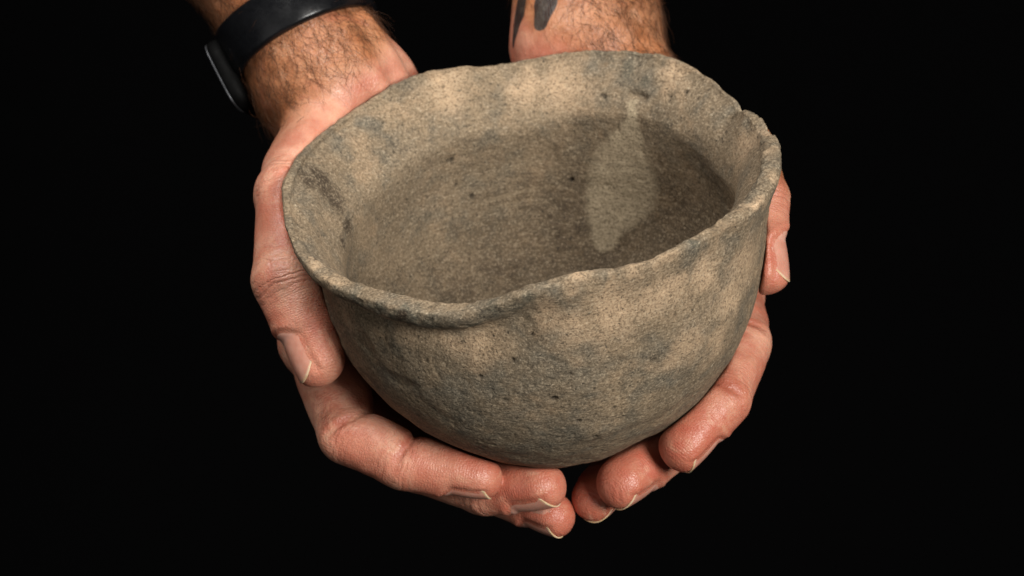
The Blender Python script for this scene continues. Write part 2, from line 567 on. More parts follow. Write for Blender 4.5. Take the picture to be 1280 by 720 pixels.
LEFT = {'palm': [
    ((-76.1, 90.7, 1191.0), (-108.0, 130.0, 1238.6), 24.5, 30.5, 10, (0, 0.848, -0.5299), 1.2),
    ((-108.0, 130.0, 1238.6), (-149.1, 186.3, 1300.8), 30.5, 38, 12, (0, 0.848, -0.5299), 1.15),
    ((-75.3, 90.9, 1190.2), (-69.2, 85.4, 1169.7), 25, 22, 10, (0, 0.848, -0.5299), 1.12),
    ((-70.1, 81.4, 1178.6), (-76.3, 13.8, 1125.9), 17, 13, 9, None, 1),
    ((-69.1, 84.2, 1170.4), (-65.1, 24.4, 1105.0), 16, 12.5, 9, None, 1),
    ((-66.7, 91.3, 1166.5), (-57.4, 41.5, 1097.0), 16, 12, 9, None, 1),
    ((-64.1, 98.8, 1165.9), (-49.2, 61.3, 1098.4), 15, 11, 9, None, 1),
    ((-65.7, 84.8, 1184.1), (-81.5, 40.8, 1179.3), 16, 12.5, 8, None, 1),
    ((-57.5, 97.6, 1181.8), (-42.6, 76.2, 1147.5), 17, 14, 10, None, 1),
    ((-60.5, 89.2, 1213.8), (-45.5, 82.5, 1187.9), 3.2, 3.2, 6, None, 1),
    ((-68.7, 80.4, 1214.9), (-53.0, 71.8, 1193.5), 2.5, 2.5, 6, None, 1)], 'fingers': [
    {'nodes': [
    ((-73.5, 68.0, 1182.4), 13.5),
    ((-83.9, 24.8, 1179.0), 12),
    ((-83.7, -7.9, 1164.6), 11),
    ((-73.7, -26.8, 1146.1), 9.6)], 'normal': (-0.88, -0.4261, 0.1484), 'axis': (0.33, -0.6571, -0.6742), 'nail_side': -0.15, 'blend': 6, 'creases': (), 'pad_from': 1, 'nail_w': 1.5, 'nail_l': 0.9},
    {'nodes': [
    ((-75.2, 9.3, 1128.9), 13),
    ((-63.0, -29.2, 1115.3), 9.8),
    ((-43.7, -40.1, 1111.5), 9.1),
    ((-19.2, -44.8, 1108.1), 8)], 'normal': (-0.2, -0.4631, -0.8544), 'creases': (1, 2)},
    {'nodes': [
    ((-65.0, 22.8, 1105.0), 12.5),
    ((-40.6, -14.8, 1092.9), 9.8),
    ((-16.1, -32.8, 1094.4), 8.6),
    ((2.1, -41.9, 1101.6), 8.8)], 'normal': (-0.15, -0.4684, -0.8629), 'creases': (1, 2)},
    {'nodes': [
    ((-57.4, 41.5, 1097.0), 12),
    ((-34.2, 3.5, 1084.2), 9.2),
    ((-11.8, -19.9, 1084.8), 8.2),
    ((6.6, -36.3, 1085.3), 7.6)], 'normal': (-0.4, -0.3582, -0.8374), 'creases': (1, 2)},
    {'nodes': [
    ((-49.2, 61.3, 1098.4), 11),
    ((-30.6, 31.6, 1078.6), 8),
    ((-17.0, 15.1, 1077.6), 7),
    ((-5.2, 4.9, 1081.4), 6.3)], 'normal': (-0.2, -0.5034, -0.8056), 'creases': (1, 2)}]}
RIGHT = {'palm': [
    ((21.4, 114.3, 1191.8), (20.4, 163.5, 1239.1), 27, 28.5, 10, (0, 0.848, -0.5299), 1.08),
    ((20.4, 163.5, 1239.1), (18.5, 230.3, 1305.6), 28.5, 36, 12, (0, 0.848, -0.5299), 1.05),
    ((22.0, 113.6, 1192.1), (29.5, 102.4, 1174.2), 26.5, 23, 10, (0, 0.848, -0.5299), 1.05),
    ((33.4, 87.7, 1178.6), (70.5, 38.7, 1130.5), 18, 13, 12, None, 1),
    ((30.7, 92.1, 1172.9), (65.8, 43.8, 1113.3), 17, 12.5, 12, None, 1),
    ((27.9, 98.0, 1169.7), (59.5, 53.8, 1101.5), 17, 12, 12, None, 1),
    ((25.2, 105.1, 1166.0), (53.0, 70.5, 1097.9), 16, 11, 12, None, 1),
    ((40.8, 92.8, 1184.2), (58.5, 77.1, 1179.2), 16, 14, 10, None, 1),
    ((2.8, 113.8, 1215.2), (1.634, 98.0, 1189.9), 3, 3.5, 5, None, 1)], 'fingers': [
    {'nodes': [
    ((58.6, 78.3, 1178.6), 14),
    ((74.4, 45.6, 1186.0), 11),
    ((78.1, 15.1, 1182.7), 10.4),
    ((79.4, -6.2, 1169.9), 9.3)], 'normal': (0.93, -0.1039, 0.3243), 'axis': (0.2, -0.5882, -0.7527), 'nail_side': -0.1, 'blend': 6, 'pad_from': 1, 'nail_w': 1.5, 'nail_l': 0.85},
    {'nodes': [
    ((70.5, 38.7, 1130.5), 13),
    ((74.3, 0.693, 1132.8), 9.6),
    ((65.5, -25.8, 1127.4), 9),
    ((53.0, -39.2, 1118.1), 8.7)], 'normal': (0.66, -0.2225, -0.7335), 'creases': (1, 2)},
    {'nodes': [
    ((65.8, 43.8, 1113.3), 12.5),
    ((63.4, 4.6, 1106.3), 9.8),
    ((46.3, -21.9, 1103.3), 8.6),
    ((32.2, -40.4, 1102.9), 9)], 'normal': (0.5, -0.2808, -0.8268), 'creases': (1, 2)},
    {'nodes': [
    ((59.5, 53.8, 1101.5), 12),
    ((47.4, 15.4, 1088.2), 9.2),
    ((30.9, -12.2, 1086.8), 8.2),
    ((23.1, -32.6, 1090.2), 8.2)], 'normal': (0.25, -0.4017, -0.8692), 'creases': (1, 2)},
    {'nodes': [
    ((53.0, 70.5, 1097.9), 11),
    ((50.4, 42.3, 1085.7), 8),
    ((40.6, 22.6, 1079.5), 7),
    ((31.2, 9.4, 1083.5), 6.3)], 'normal': (0.2, -0.5034, -0.8056), 'creases': (1, 2)}]}
LEFT_A = {'left': True, 'label': 'forearm and hand at left, wearing a watch, thumb lying along the bowl', 'red': 0.2, 'tone': ((-89.7, 43.1, 1193.2), (-0.639, 0.3038, 0.7066)), 'hair': ((-91.7, 41.0, 1189.8), (-0.5975, 0.3251, 0.733)), 'thin': [
    (((-57.5, 83.4, 1207.0), (-1, 0, 0)), 0.08),
    (((26.0, 78.3, 1158.4), (0, 0.5299, 0.848)), 0)], 'far': ((-137.7, 140.6, 1258.1), (-0, 0.5299, 0.848)), 'flow': (0.5, -0.3974, -0.636), 'hairs': 10000, 'seed': 5, 'tattoo': [
    ], 'moles': [
    ((-91.0, 10.4, 1190.4), 1.3),
    ((-89.5, 17.7, 1192.9), 0.8),
    ((-70.3, 62.6, 1216.7), 0.9)]}
RIGHT_A = {'left': False, 'label': 'tattooed forearm and hand at right, thumb and fingertips showing beside the bowl', 'red': 0.36, 'tone': ((2.7, 98.6, 1206.1), (0.5284, 0.382, 0.7582)), 'hair': ((1.558, 98.6, 1206.1), (0.6079, 0.3542, 0.7106)), 'thin': [
    (((17.1, 112.2, 1212.6), (1, 0, 0)), 0.12),
    (((26.0, 98.8, 1191.2), (0, 0.5299, 0.848)), 0)], 'far': ((20.7, 161.5, 1256.2), (-0, 0.5299, 0.848)), 'flow': (0.15, -0.318, -0.5088), 'hairs': 5000, 'seed': 9, 'tattoo': [
    ((-5.8, 121.6, 1227.8), (-5.8, 109.8, 1208.8), 6, 5.6),
    ((-5.8, 109.8, 1208.8), (-6.7, 105.9, 1197.6), 5.6, 2),
    ((4.5, 113.0, 1231.6), (4.8, 101.6, 1216.0), 5, 5.8),
    ((4.8, 101.6, 1216.0), (4.5, 98.2, 1210.5), 5.8, 4)], 'moles': [
    ]}
WATCH = {'a': (-76.1, 90.7, 1191.0), 'b': (-108.0, 130.0, 1238.6), 'ra': 24.5, 'rb': 30.5, 't': 0.32, 'flat': (0, 0.848, -0.5299), 'fs': 1.2, 'out': (-0.89, -0.142, -0.4537)}
ARM_H = 0.85

# ------------------------------------------------------------------ blender helpers
MM = 0.001
def link(o, parent=None):
    scene.collection.objects.link(o)
    if parent is not None:
        o.parent = parent
        o.matrix_parent_inverse = parent.matrix_world.inverted()
    return o
def mesh_obj(name, V, Fc, mat, parent=None, smooth=True, attrs=None, uniform=4):
    me = bpy.data.meshes.new(name)
    V = np.asarray(V, np.float32)
    Fc = np.asarray(Fc, np.int32)
    n = Fc.shape[1]
    me.vertices.add(len(V)); me.vertices.foreach_set('co', V.ravel())
    me.loops.add(Fc.size); me.loops.foreach_set('vertex_index', Fc.ravel())
    me.polygons.add(len(Fc))
    me.polygons.foreach_set('loop_start', np.arange(0, Fc.size, n, dtype=np.int32))
    me.polygons.foreach_set('use_smooth', np.full(len(Fc), smooth))
    me.update(calc_edges=True)
    me.validate()
    for k, a in (attrs or {}).items():
        at = me.attributes.new(k, 'FLOAT', 'POINT')
        at.data.foreach_set('value', np.asarray(a, np.float32))
    me.materials.append(mat)
    return link(bpy.data.objects.new(name, me), parent)
def empty(name, loc):
    o = bpy.data.objects.new(name, None)
    o.empty_display_size = .03
    o.location = loc
    scene.collection.objects.link(o)
    bpy.context.view_layer.update()
    return o
def tag(o, label, cat=None, kind=None):
    if label: o['label'] = label
    if cat: o['category'] = cat
    if kind: o['kind'] = kind
    return o

class Nodes:
    """tiny node-graph writer"""
    def __init__(self, name):
        self.m = bpy.data.materials.new(name); self.m.use_nodes = True
        self.t = self.m.node_tree; self.b = self.t.nodes['Principled BSDF']
    def n(self, typ, **kw):
        nd = self.t.nodes.new(typ)
        for k, v in kw.items(): setattr(nd, k, v)
        return nd
    def put(self, sock, v):
        if hasattr(v, 'is_linked') or isinstance(v, bpy.types.NodeSocket): self.t.links.new(v, sock)
        elif isinstance(v, (tuple, list)) and len(v) == 3 and sock.type == 'RGBA': sock.default_value = (*v, 1)
        else: sock.default_value = v
    def attr(self, name):
        return self.n('ShaderNodeAttribute', attribute_name=name).outputs['Fac']
    def pos(self, scale=None):
        o = self.n('ShaderNodeTexCoord').outputs['Object']
        if scale:
            mp = self.n('ShaderNodeMapping'); self.put(mp.inputs['Vector'], o); mp.inputs['Scale'].default_value = scale
            return mp.outputs['Vector']
        return o
    def noise(self, vec, scale, detail=3, rough=.55, dist=0.0):
        nd = self.n('ShaderNodeTexNoise')
        self.put(nd.inputs['Vector'], vec); nd.inputs['Scale'].default_value = scale
        nd.inputs['Detail'].default_value = detail; nd.inputs['Roughness'].default_value = rough
        nd.inputs['Distortion'].default_value = dist
        return nd.outputs['Fac']
    def voronoi(self, vec, scale, feature='F1', out='Distance'):
        nd = self.n('ShaderNodeTexVoronoi', feature=feature)
        self.put(nd.inputs['Vector'], vec); nd.inputs['Scale'].default_value = scale
        return nd.outputs[out]
    def ramp(self, v, a, b, lo=0.0, hi=1.0):
        nd = self.n('ShaderNodeMapRange', interpolation_type='SMOOTHSTEP')
        self.put(nd.inputs['Value'], v)
        for k, x in zip(('From Min', 'From Max', 'To Min', 'To Max'), (a, b, lo, hi)): nd.inputs[k].default_value = x
        return nd.outputs['Result']
    def math(self, op, a, b=0.0, c=None):
        nd = self.n('ShaderNodeMath', operation=op)
        self.put(nd.inputs[0], a); self.put(nd.inputs[1], b)
        if c is not None: self.put(nd.inputs[2], c)
        return nd.outputs[0]
    def mix(self, f, a, b, mode='MIX'):
        nd = self.n('ShaderNodeMix', data_type='RGBA', blend_type=mode)
        self.put(nd.inputs['Factor'], f); self.put(nd.inputs['A'], a); self.put(nd.inputs['B'], b)
        return [o for o in nd.outputs if o.type == 'RGBA'][0]
    def mix_in(self, f, a, b, mode='MIX'):
        nd = self.n('ShaderNodeMix', data_type='RGBA', blend_type=mode)
        ins = [i for i in nd.inputs if i.type == 'RGBA']
        self.put(nd.inputs[0], f); self.put(ins[0], a); self.put(ins[1], b)
        return [o for o in nd.outputs if o.type == 'RGBA'][0]
    def bump(self, h, strength, dist, prev=None):
        nd = self.n('ShaderNodeBump')
        nd.inputs['Strength'].default_value = strength; nd.inputs['Distance'].default_value = dist
        self.put(nd.inputs['Height'], h)
        if prev is not None: self.put(nd.inputs['Normal'], prev)
        return nd.outputs['Normal']
    def out(self, **kw):
        names = {'color': 'Base Color', 'rough': 'Roughness', 'normal': 'Normal', 'spec': 'Specular IOR Level', 'metal': 'Metallic',
                 'sss': 'Subsurface Weight', 'sss_scale': 'Subsurface Scale', 'coat': 'Coat Weight', 'coat_rough': 'Coat Roughness', 'sheen': 'Sheen Weight'}
        for k, v in kw.items(): self.put(self.b.inputs[names[k]], v)
        return self.m

# ------------------------------------------------------------------ materials
def clay_material():
    N = Nodes('fired_clay')
    p = N.pos()
    mx = N.mix_in
    big = N.noise(p, 28, 4, .6, .4)
    mid = N.noise(p, 95, 5, .62, .3)
    fine = N.noise(p, 420, 4, .65)
    grain = N.noise(p, 1250, 4, .75)
    col = mx(N.ramp(big, .36, .64), CLAY['a'], CLAY['b'])
    col = mx(N.math('MULTIPLY', N.ramp(mid, .44, .66), .75), col, CLAY['c'])
    col = mx(N.math('MULTIPLY', N.ramp(N.noise(p, 60, 4, .6, .8), .54, .70), .55), col, CLAY['d'])
    # stains at known places; interior and lip groove tones also hold painted shade
    brk = N.ramp(mid, .25, .75, .45, 1.2)
    def tint(name, colr, amt, src):
        nonlocal col
        col = mx(N.math('MULTIPLY', N.math('MULTIPLY', N.attr(name), amt), src), col, colr)
    tint('inner', CLAY['inner'], .88, N.ramp(mid, .2, .8, .85, 1.1))  # brown inner wall, with the shade of the interior painted into its colour
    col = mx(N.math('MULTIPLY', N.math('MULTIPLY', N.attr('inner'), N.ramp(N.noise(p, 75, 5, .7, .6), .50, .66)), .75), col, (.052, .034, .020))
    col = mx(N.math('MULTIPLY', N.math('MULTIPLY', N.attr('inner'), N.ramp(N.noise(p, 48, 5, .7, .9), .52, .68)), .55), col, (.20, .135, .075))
    tint('warm', CLAY['warm'], .8, brk)
    tint('grey', CLAY['grey'], .7, N.ramp(N.noise(p, 70, 5, .65, .5), .32, .66, .1, 1.3))
    tint('shade_stain', CLAY['shade_stain'], .8, N.ramp(mid, .25, .75, .6, 1.2))  # grey-green stain, with the shade of the lip groove painted in
    tint('dark', CLAY['dark'], .95, N.ramp(mid, .25, .7, .75, 1.15))
    # speckle
    col = mx(N.math('MULTIPLY', N.ramp(fine, .54, .74), .30), col, (.055, .042, .028))
    col = mx(N.math('MULTIPLY', N.ramp(fine, .28, .44, 1, 0), .28), col, (.46, .37, .25))
    col = mx(N.math('MULTIPLY', N.ramp(N.noise(p, 780, 2, .5), .64, .72), .8), col, (.03, .024, .018))
    col = mx(N.math('MULTIPLY', N.ramp(N.noise(p, 950, 2, .5, .3), .68, .75), .6), col, (.55, .46, .33))
    tint('pale', CLAY['pale'], .85, N.ramp(mid, .2, .7, .75, 1.1))
    col = mx(N.math('MULTIPLY', N.ramp(grain, .48, .66), .75), col, (.055, .042, .028))
    col = mx(N.math('MULTIPLY', N.ramp(grain, .34, .48, 1, 0), .5), col, (.50, .40, .275))
    col = mx(N.math('MULTIPLY', N.ramp(N.attr('streak'), .15, .7), .28), col, (.07, .05, .032))
    col = mx(N.math('MULTIPLY', N.ramp(N.attr('streak'), -.7, -.15, 1, 0), .12), col, (.36, .28, .18))
    mp = N.n('ShaderNodeMapping'); N.put(mp.inputs['Vector'], p)
    mp.inputs['Rotation'].default_value = (0, math.radians(28), 0); mp.inputs['Scale'].default_value = (.28, .6, 1.6)
    fib = N.noise(mp.outputs['Vector'], 900, 3, .65, .3)
    col = mx(N.math('MULTIPLY', N.ramp(fib, .50, .68), .28), col, (.06, .046, .03))
    col = mx(N.math('MULTIPLY', N.ramp(fib, .34, .46, 1, 0), .16), col, (.50, .40, .27))
    col = mx(N.attr('pit'), col, (.018, .013, .009))
    h = N.math('ADD', N.math('MULTIPLY', fine, .6), N.math('MULTIPLY', grain, .4))
    nrm = N.bump(h, .8, .0011)
    nrm = N.bump(fib, .25, .0008, nrm)
    nrm = N.bump(N.noise(N.pos((1, 1, 3.2)), 170, 4, .6, .3), .22, .0012, nrm)
    return N.out(color=col, rough=N.ramp(fine, .3, .7, .72, .92), normal=nrm, spec=.28)

def skin_material(name='skin'):
    N = Nodes(name)
    p = N.pos(); mx = N.mix_in
    mott = N.noise(p, 46, 6, .7, .5)
    mot2 = N.noise(p, 170, 4, .6, .2)
    col = mx(N.ramp(mott, .35, .66), SKIN['palm'], SKIN['palm2'])
    col = mx(N.math('MULTIPLY', N.attr('red'), N.ramp(mot2, .2, .8, .5, 1.0)), col, SKIN['red'])
    tan = mx(N.ramp(mott, .34, .64), SKIN['tan'], SKIN['tan2'])
    tan = mx(N.math('MULTIPLY', N.ramp(N.noise(N.pos((1, 1, 1)), 260, 3, .6), .52, .68), .45), tan, SKIN['brown'])
    col = mx(N.attr('tone'), col, tan)
    col = mx(N.math('MULTIPLY', N.ramp(N.voronoi(p, 850), .0, .5, 1, 0), .10), col, SKIN['palm2'])
    col = mx(N.math('MULTIPLY', N.attr('crease'), .75), col, (.36, .09, .05))
    col = mx(N.math('MULTIPLY', N.ramp(N.noise(p, 38, 4, .6, 1.2), .55, .7), .35), col, (.47, .14, .095))
    col = mx(N.math('MULTIPLY', N.ramp(N.noise(p, 120, 4, .65, .6), .56, .72), .35), col, (.68, .41, .27))
    # moles
    col = mx(N.attr('mole'), col, (.10, .035, .02))
    ink = N.ramp(N.math('ADD', N.attr('tattoo'), N.math('MULTIPLY', N.math('SUBTRACT', mot2, .5), .5)), .42, .62)
    col = mx(N.math('MULTIPLY', ink, .93), col, mx(N.ramp(mot2, .45, .62), (.012, .015, .017), (.035, .037, .033)))
    # relief: wrinkles across joints, skin cells, pores
    ax = N.attr('axial')
    wob = N.math('MULTIPLY', N.math('SUBTRACT', N.noise(p, 130, 3, .6), .5), 5.5)
    wv = N.math('SINE', N.math('MULTIPLY', N.math('ADD', ax, wob), 2.6))
    wv = N.math('POWER', N.math('ADD', N.math('MULTIPLY', wv, .5), .5), .45)
    wr = N.math('MULTIPLY', wv, N.attr('wrinkle'))
    nrm = N.bump(wr, .4, .0008)
    lines = N.noise(N.pos(), 330, 3, .6, .6)
    cells = N.voronoi(p, 900, 'DISTANCE_TO_EDGE')
    nrm = N.bump(N.math('ADD', N.math('MULTIPLY', N.ramp(cells, 0, .25), .35), lines), .34, .0006, nrm)
    nrm = N.bump(N.noise(p, 75, 4, .65), .3, .0014, nrm)
    rings = N.math('SINE', N.math('MULTIPLY', N.math('ADD', ax, N.math('MULTIPLY', wob, .6)), 7.5))
    nrm = N.bump(N.math('MULTIPLY', rings, N.ramp(mot2, .4, .65)), .15, .0005, nrm)
    m = N.out(color=col, rough=N.ramp(mot2, .3, .7, .36, .54), normal=nrm, spec=.5, sss=.22, sss_scale=.0025)
    N.b.inputs['Subsurface Radius'].default_value = (1.0, .35, .2)
    return m

def nail_material():
    N = Nodes('nail'); p = N.pos(); mx = N.mix_in
    e = N.attr('edge')
    col = mx(N.ramp(N.noise(p, 200, 3), .3, .7), (.50, .215, .150), (.57, .28, .205))
    col = mx(N.attr('lunula'), col, (.62, .36, .28))
    col = mx(e, col, mx(N.ramp(N.noise(p, 300, 3), .35, .65), (.55, .38, .20), (.68, .53, .35)))
    ridg = N.noise(p, 500, 2, .5)
    nrm = N.bump(ridg, .12, .0004)
    return N.out(color=col, rough=.34, normal=nrm, spec=.5, sss=.15, sss_scale=.001)

def plain(name, color, rough, metal=0.0, spec=.5, grain=None, coat=0.0):
    N = Nodes(name); p = N.pos()
    g = N.noise(p, grain or 400, 3, .6)
    c = N.mix_in(N.ramp(g, .3, .7), tuple(x * .8 for x in color), tuple(min(1, x * 1.2) for x in color))
    return N.out(color=c, rough=N.ramp(N.noise(p, 120, 4, .6), .3, .7, rough * .8, min(1, rough * 1.25)), metal=metal, spec=spec,
                 normal=N.bump(g, .15, .0003), coat=coat)

CLAY = dict(a=(.185, .137, .086), b=(.262, .190, .117), c=(.110, .096, .071), d=(.37, .252, .15), shade_stain=(.080, .078, .058),
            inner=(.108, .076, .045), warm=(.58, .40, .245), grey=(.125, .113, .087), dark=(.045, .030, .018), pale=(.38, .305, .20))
SKIN = dict(palm=(.64, .335, .225), palm2=(.46, .158, .098), red=(.45, .115, .068), tan=(.46, .205, .10), tan2=(.36, .135, .055), brown=(.20, .068, .026))  # tan and brown skin also darkened for weaker light at the wrists

# ------------------------------------------------------------------ backdrop (black cloth sweep behind and below)
def backdrop():
    N = Nodes('black_cloth'); p = N.pos()
    mat = N.out(color=(.003, .003, .0032), rough=1.0, spec=0.02,
                normal=N.bump(N.noise(p, 6, 4, .6), .4, .02))
    prof = []
    for a in np.linspace(0, 1, 30): prof.append((-1.2 + 2.0 * a, 0.0))
    for a in np.linspace(0, math.pi / 2, 16)[1:]: prof.append((.8 + .6 * math.sin(a), .6 - .6 * math.cos(a)))
    for a in np.linspace(0, 1, 20)[1:]: prof.append((1.4, .6 + 2.4 * a))
    xs = np.linspace(-2.5, 2.5, 60)
    V = np.array([(x, y + .02 * math.sin(x * 7 + z * 3) * (z > .3), z) for (y, z) in prof for x in xs])
    n = len(xs)
    F = [(i * n + j, i * n + j + 1, (i + 1) * n + j + 1, (i + 1) * n + j) for i in range(len(prof) - 1) for j in range(n - 1)]
    o = mesh_obj('backdrop', V, F, mat)
    o['kind'] = 'structure'
    return o
backdrop()

# ------------------------------------------------------------------ the bowl
def blob(X, spots, warp=None, soft=.45):
    m = np.zeros(len(X), np.float32)
    Y = X if warp is None else X + warp
    for (x, y, z, r) in spots:
        d = np.linalg.norm(Y - np.array((x, y, z)), axis=1) / r
        m = np.maximum(m, 1 - sstep(d, 1 - soft, 1 + soft))
    return m
def build_bowl():
    X, NS, NT = bowl_mesh()
    n = grid_normals(X, NS, NT)
    row = np.repeat(np.arange(NS), NT)
    inside = row > 230 + 64
    warp = np.stack([noise3(X, 6, s) for s in (11, 12, 13)], -1) * 2.2 + np.stack([noise3(X, 2.2, s) for s in (14, 15, 16)], -1) * .9
    pit = blob(X, SPOTS['pit'], warp * .25, .5)
    # relief
    ang = np.arctan2(X[:, 1], X[:, 0])
    d = 1.0 * noise3(X, 36, 21) + .62 * noise3(X, 16, 22) + .32 * noise3(X, 7, 23) * (1 - .5 * inside)
    d += .07 * noise3(X, 2.6, 24) + .06 * noise3(X, 1.4, 25)
    d *= np.where(inside, .8, 1.0)
    pore = noise3(X, 1.9, 26); d -= .22 * sstep(pore, .55, .85)
    pore2 = noise3(X, 3.4, 36); d -= .35 * sstep(pore2, .66, .9)
    # smoothing strokes: long in the turning direction inside, slanted outside
    st_in = noise3(np.stack([ang * 8, 0 * ang, X[:, 2]], -1), 1.3, 27) * .10 * inside
    st_out = noise3(np.stack([ang * 30 + X[:, 2] * .8, 0 * ang, X[:, 2] * 1.4 - ang * 20], -1), 1.8, 28) * .05 * (~inside)
    d += st_in + st_out
    d += .55 * sstep(noise3(X * np.array([1, 1, 1.6]), 22, 67), .1, .6) * (~inside) - .4 * sstep(noise3(X, 11, 68), .45, .8) * (~inside)
    rimness = np.exp(-((row - (230 + 60)) / 22.0) ** 2)
    d += rimness * (.30 * noise3(X, 3.2, 29) + .20 * noise3(X, 1.5, 30) - .5 * sstep(noise3(X, 2.2, 33), .5, .8))
    brk = sstep(np.cos(ang - math.radians(-12)), .70, .93) * rimness
    d += brk * (.6 * noise3(X, 2.6, 31) + .4 * noise3(X, 1.3, 32))
    d -= 1.1 * pit
    d -= 1.7 * blob(X, SPOTS['dent'], warp * .3, .95)
    d -= 2.0 * blob(X, SPOTS['gouge'], warp * .3, .25)
    edge = np.clip(np.minimum(row / 14.0, (NS - 1 - row) / 14.0), 0, 1)
    X = X + n * (d * edge)[:, None]
    W = bowl_to_world(X)
    at = {k: blob(X, SPOTS[k], warp, .5) for k in ('dark', 'shade_stain')}
    at['warm'] = blob(X, SPOTS['warm'], warp * 1.8, .95)
    at['grey'] = blob(X, SPOTS['grey'], warp * 1.8, .8)
    at['pale'] = blob(X, SPOTS['pale'], warp * .6, .24)
    at['pit'] = np.clip(pit * 1.2, 0, 1) * .8
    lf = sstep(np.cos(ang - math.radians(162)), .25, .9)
    depth_in = sstep(row + 22 * noise3(X, 12, 61) + 9 * noise3(X, 4, 62), 230 + 82 - 6 * lf, 230 + 160 + 90 * lf) * (1 - .12 * lf)  # mask of painted interior shade: grows with depth, weaker at the left
    stk = noise3(np.stack([ang * 5 + X[:, 2] * .05, 0 * ang, X[:, 2] + 1.5 * noise3(X, 30, 63)], -1), 1.5, 64) + .6 * noise3(np.stack([ang * 12, 0 * ang, X[:, 2]], -1), .8, 65)
    at['streak'] = stk * np.where(inside, sstep(row, 230 + 88, 230 + 108) * sstep(noise3(X, 18, 66), -.1, .5) * (1 - sstep(row, 230 + 150, 230 + 210)), 0)
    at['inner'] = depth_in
    o_c = RIM_C + BOWL_M @ np.array([0, 0, -103.5])
    i = np.arange(NS - 1)[:, None] * NT; j = np.arange(NT)[None]; j2 = (j + 1) % NT
    F = np.stack([i + j, i + j2, i + NT + j2, i + NT + j], -1).reshape(-1, 4)
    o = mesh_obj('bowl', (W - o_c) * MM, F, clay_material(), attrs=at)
    o.location = o_c * MM
    return tag(o, 'rough brown-grey clay bowl with uneven flared rim, cradled in two hands', 'bowl')
build_bowl()

# ------------------------------------------------------------------ the person: two arms, nails, hair
def nail_mesh(nail):
    Pt, Pb, nx, ny, ed, lu = nail
    n = nx * ny
    V = np.concatenate([Pt, Pb]); F = []
    for i in range(nx - 1):
        for j in range(ny - 1):
            q = (i * ny + j, (i + 1) * ny + j, (i + 1) * ny + j + 1, i * ny + j + 1)
            F.append(q); F.append(tuple(n + k for k in q[::-1]))
    loop = [i * ny for i in range(nx)] + [(nx - 1) * ny + j for j in range(1, ny)] + [i * ny + ny - 1 for i in range(nx - 2, -1, -1)] + [j for j in range(ny - 2, 0, -1)]
    for a, b in zip(loop, loop[1:] + loop[:1]): F.append((b, a, n + a, n + b))
    return V, F, np.concatenate([ed, ed]), np.concatenate([lu, lu])

def plane_side(V, pl):
    return (V - np.array(pl[0])) @ unit(pl[1])

def skin_fields(V, nrm, J, A):
    at = {}
    best = np.full(len(V), 1e9); axial = np.zeros(len(V)); wr = np.zeros(len(V)); red = np.zeros(len(V)); cr = np.zeros(len(V))
    for fi, f in enumerate(J['fingers']):
        cen = [np.array(q[0]) for q in f['nodes']]; rad = [q[1] for q in f['nodes']]
        n = unit(f['normal']); off = 0
        fd = np.full(len(V), 1e9); fax = np.zeros(len(V)); fwr = np.zeros(len(V)); fcr = np.zeros(len(V))
        for i in range(len(cen) - 1):
            ab = cen[i + 1] - cen[i]; L = np.linalg.norm(ab); u = ab / L
            t = np.clip((V - cen[i]) @ u, 0 if i else -20, L if i < len(cen) - 2 else L + 12)
            d = np.linalg.norm(V - cen[i] - np.clip(t, 0, L)[:, None] * u, axis=1) - (rad[i] + (rad[i + 1] - rad[i]) * np.clip(t / L, 0, 1))
            m = d < fd
            fd = np.where(m, d, fd); fax = np.where(m, off + t, fax); off += L
        off = 0
        for i in range(1, len(cen) - 1):
            off += np.linalg.norm(cen[i] - cen[i - 1])
            dors = (V - cen[i]) @ n / rad[i]
            fwr = np.maximum(fwr, np.exp(-((fax - off) / (6.5 if fi == 0 else 4.5)) ** 2) * sstep(dors, -.9, .3) * (1.0 if fi == 0 else .6))
            fwr = np.maximum(fwr, .35 * np.exp(-((fax - off) / 7.0) ** 2))
            if i in f.get('creases', ()):
                fcr = np.maximum(fcr, np.exp(-((fax - off) / 1.2) ** 2) * sstep(-dors, -.4, .5))
        tipd = np.linalg.norm(V - cen[-1], axis=1)
        fred = .75 * (1 - sstep(tipd, rad[-1] * .8, rad[-1] * 2.6)) * (.35 if fi == 0 and A['left'] else 1)
        own = fd < 3.5
        m = own & (fd < best)
        best = np.where(m, fd, best); axial = np.where(m, fax, axial); wr = np.where(m, fwr, wr); cr = np.where(m, fcr, cr); red = np.where(m, np.maximum(red, fred), red)
    at['axial'] = axial; at['wrinkle'] = wr; at['crease'] = cr
    red = red + A['red']
    at['red'] = np.clip(red + .25 * noise3(V, 14, 41), 0, 1)
    s = plane_side(V, A['tone']) + 4 * noise3(V, 16, 42)
    at['tone'] = sstep(s, -5, 6)
    tt = np.zeros(len(V))
    for (a, b, ra, rb) in A['tattoo']:
        a, b = np.array(a), np.array(b); ab = b - a
        t = np.clip((V - a) @ ab / (ab @ ab), 0, 1)
        d = np.linalg.norm(V - a - t[:, None] * ab, axis=1) - (ra + (rb - ra) * t)
        tt = np.maximum(tt, 1 - sstep(d, -2.2, 1.6))
    at['tattoo'] = tt
    ml = np.zeros(len(V))
    for (c, r) in A['moles']:
        ml = np.maximum(ml, 1 - sstep(np.linalg.norm(V - np.array(c), axis=1), r * .5, r * 1.2))
    at['mole'] = ml * .85
    return at

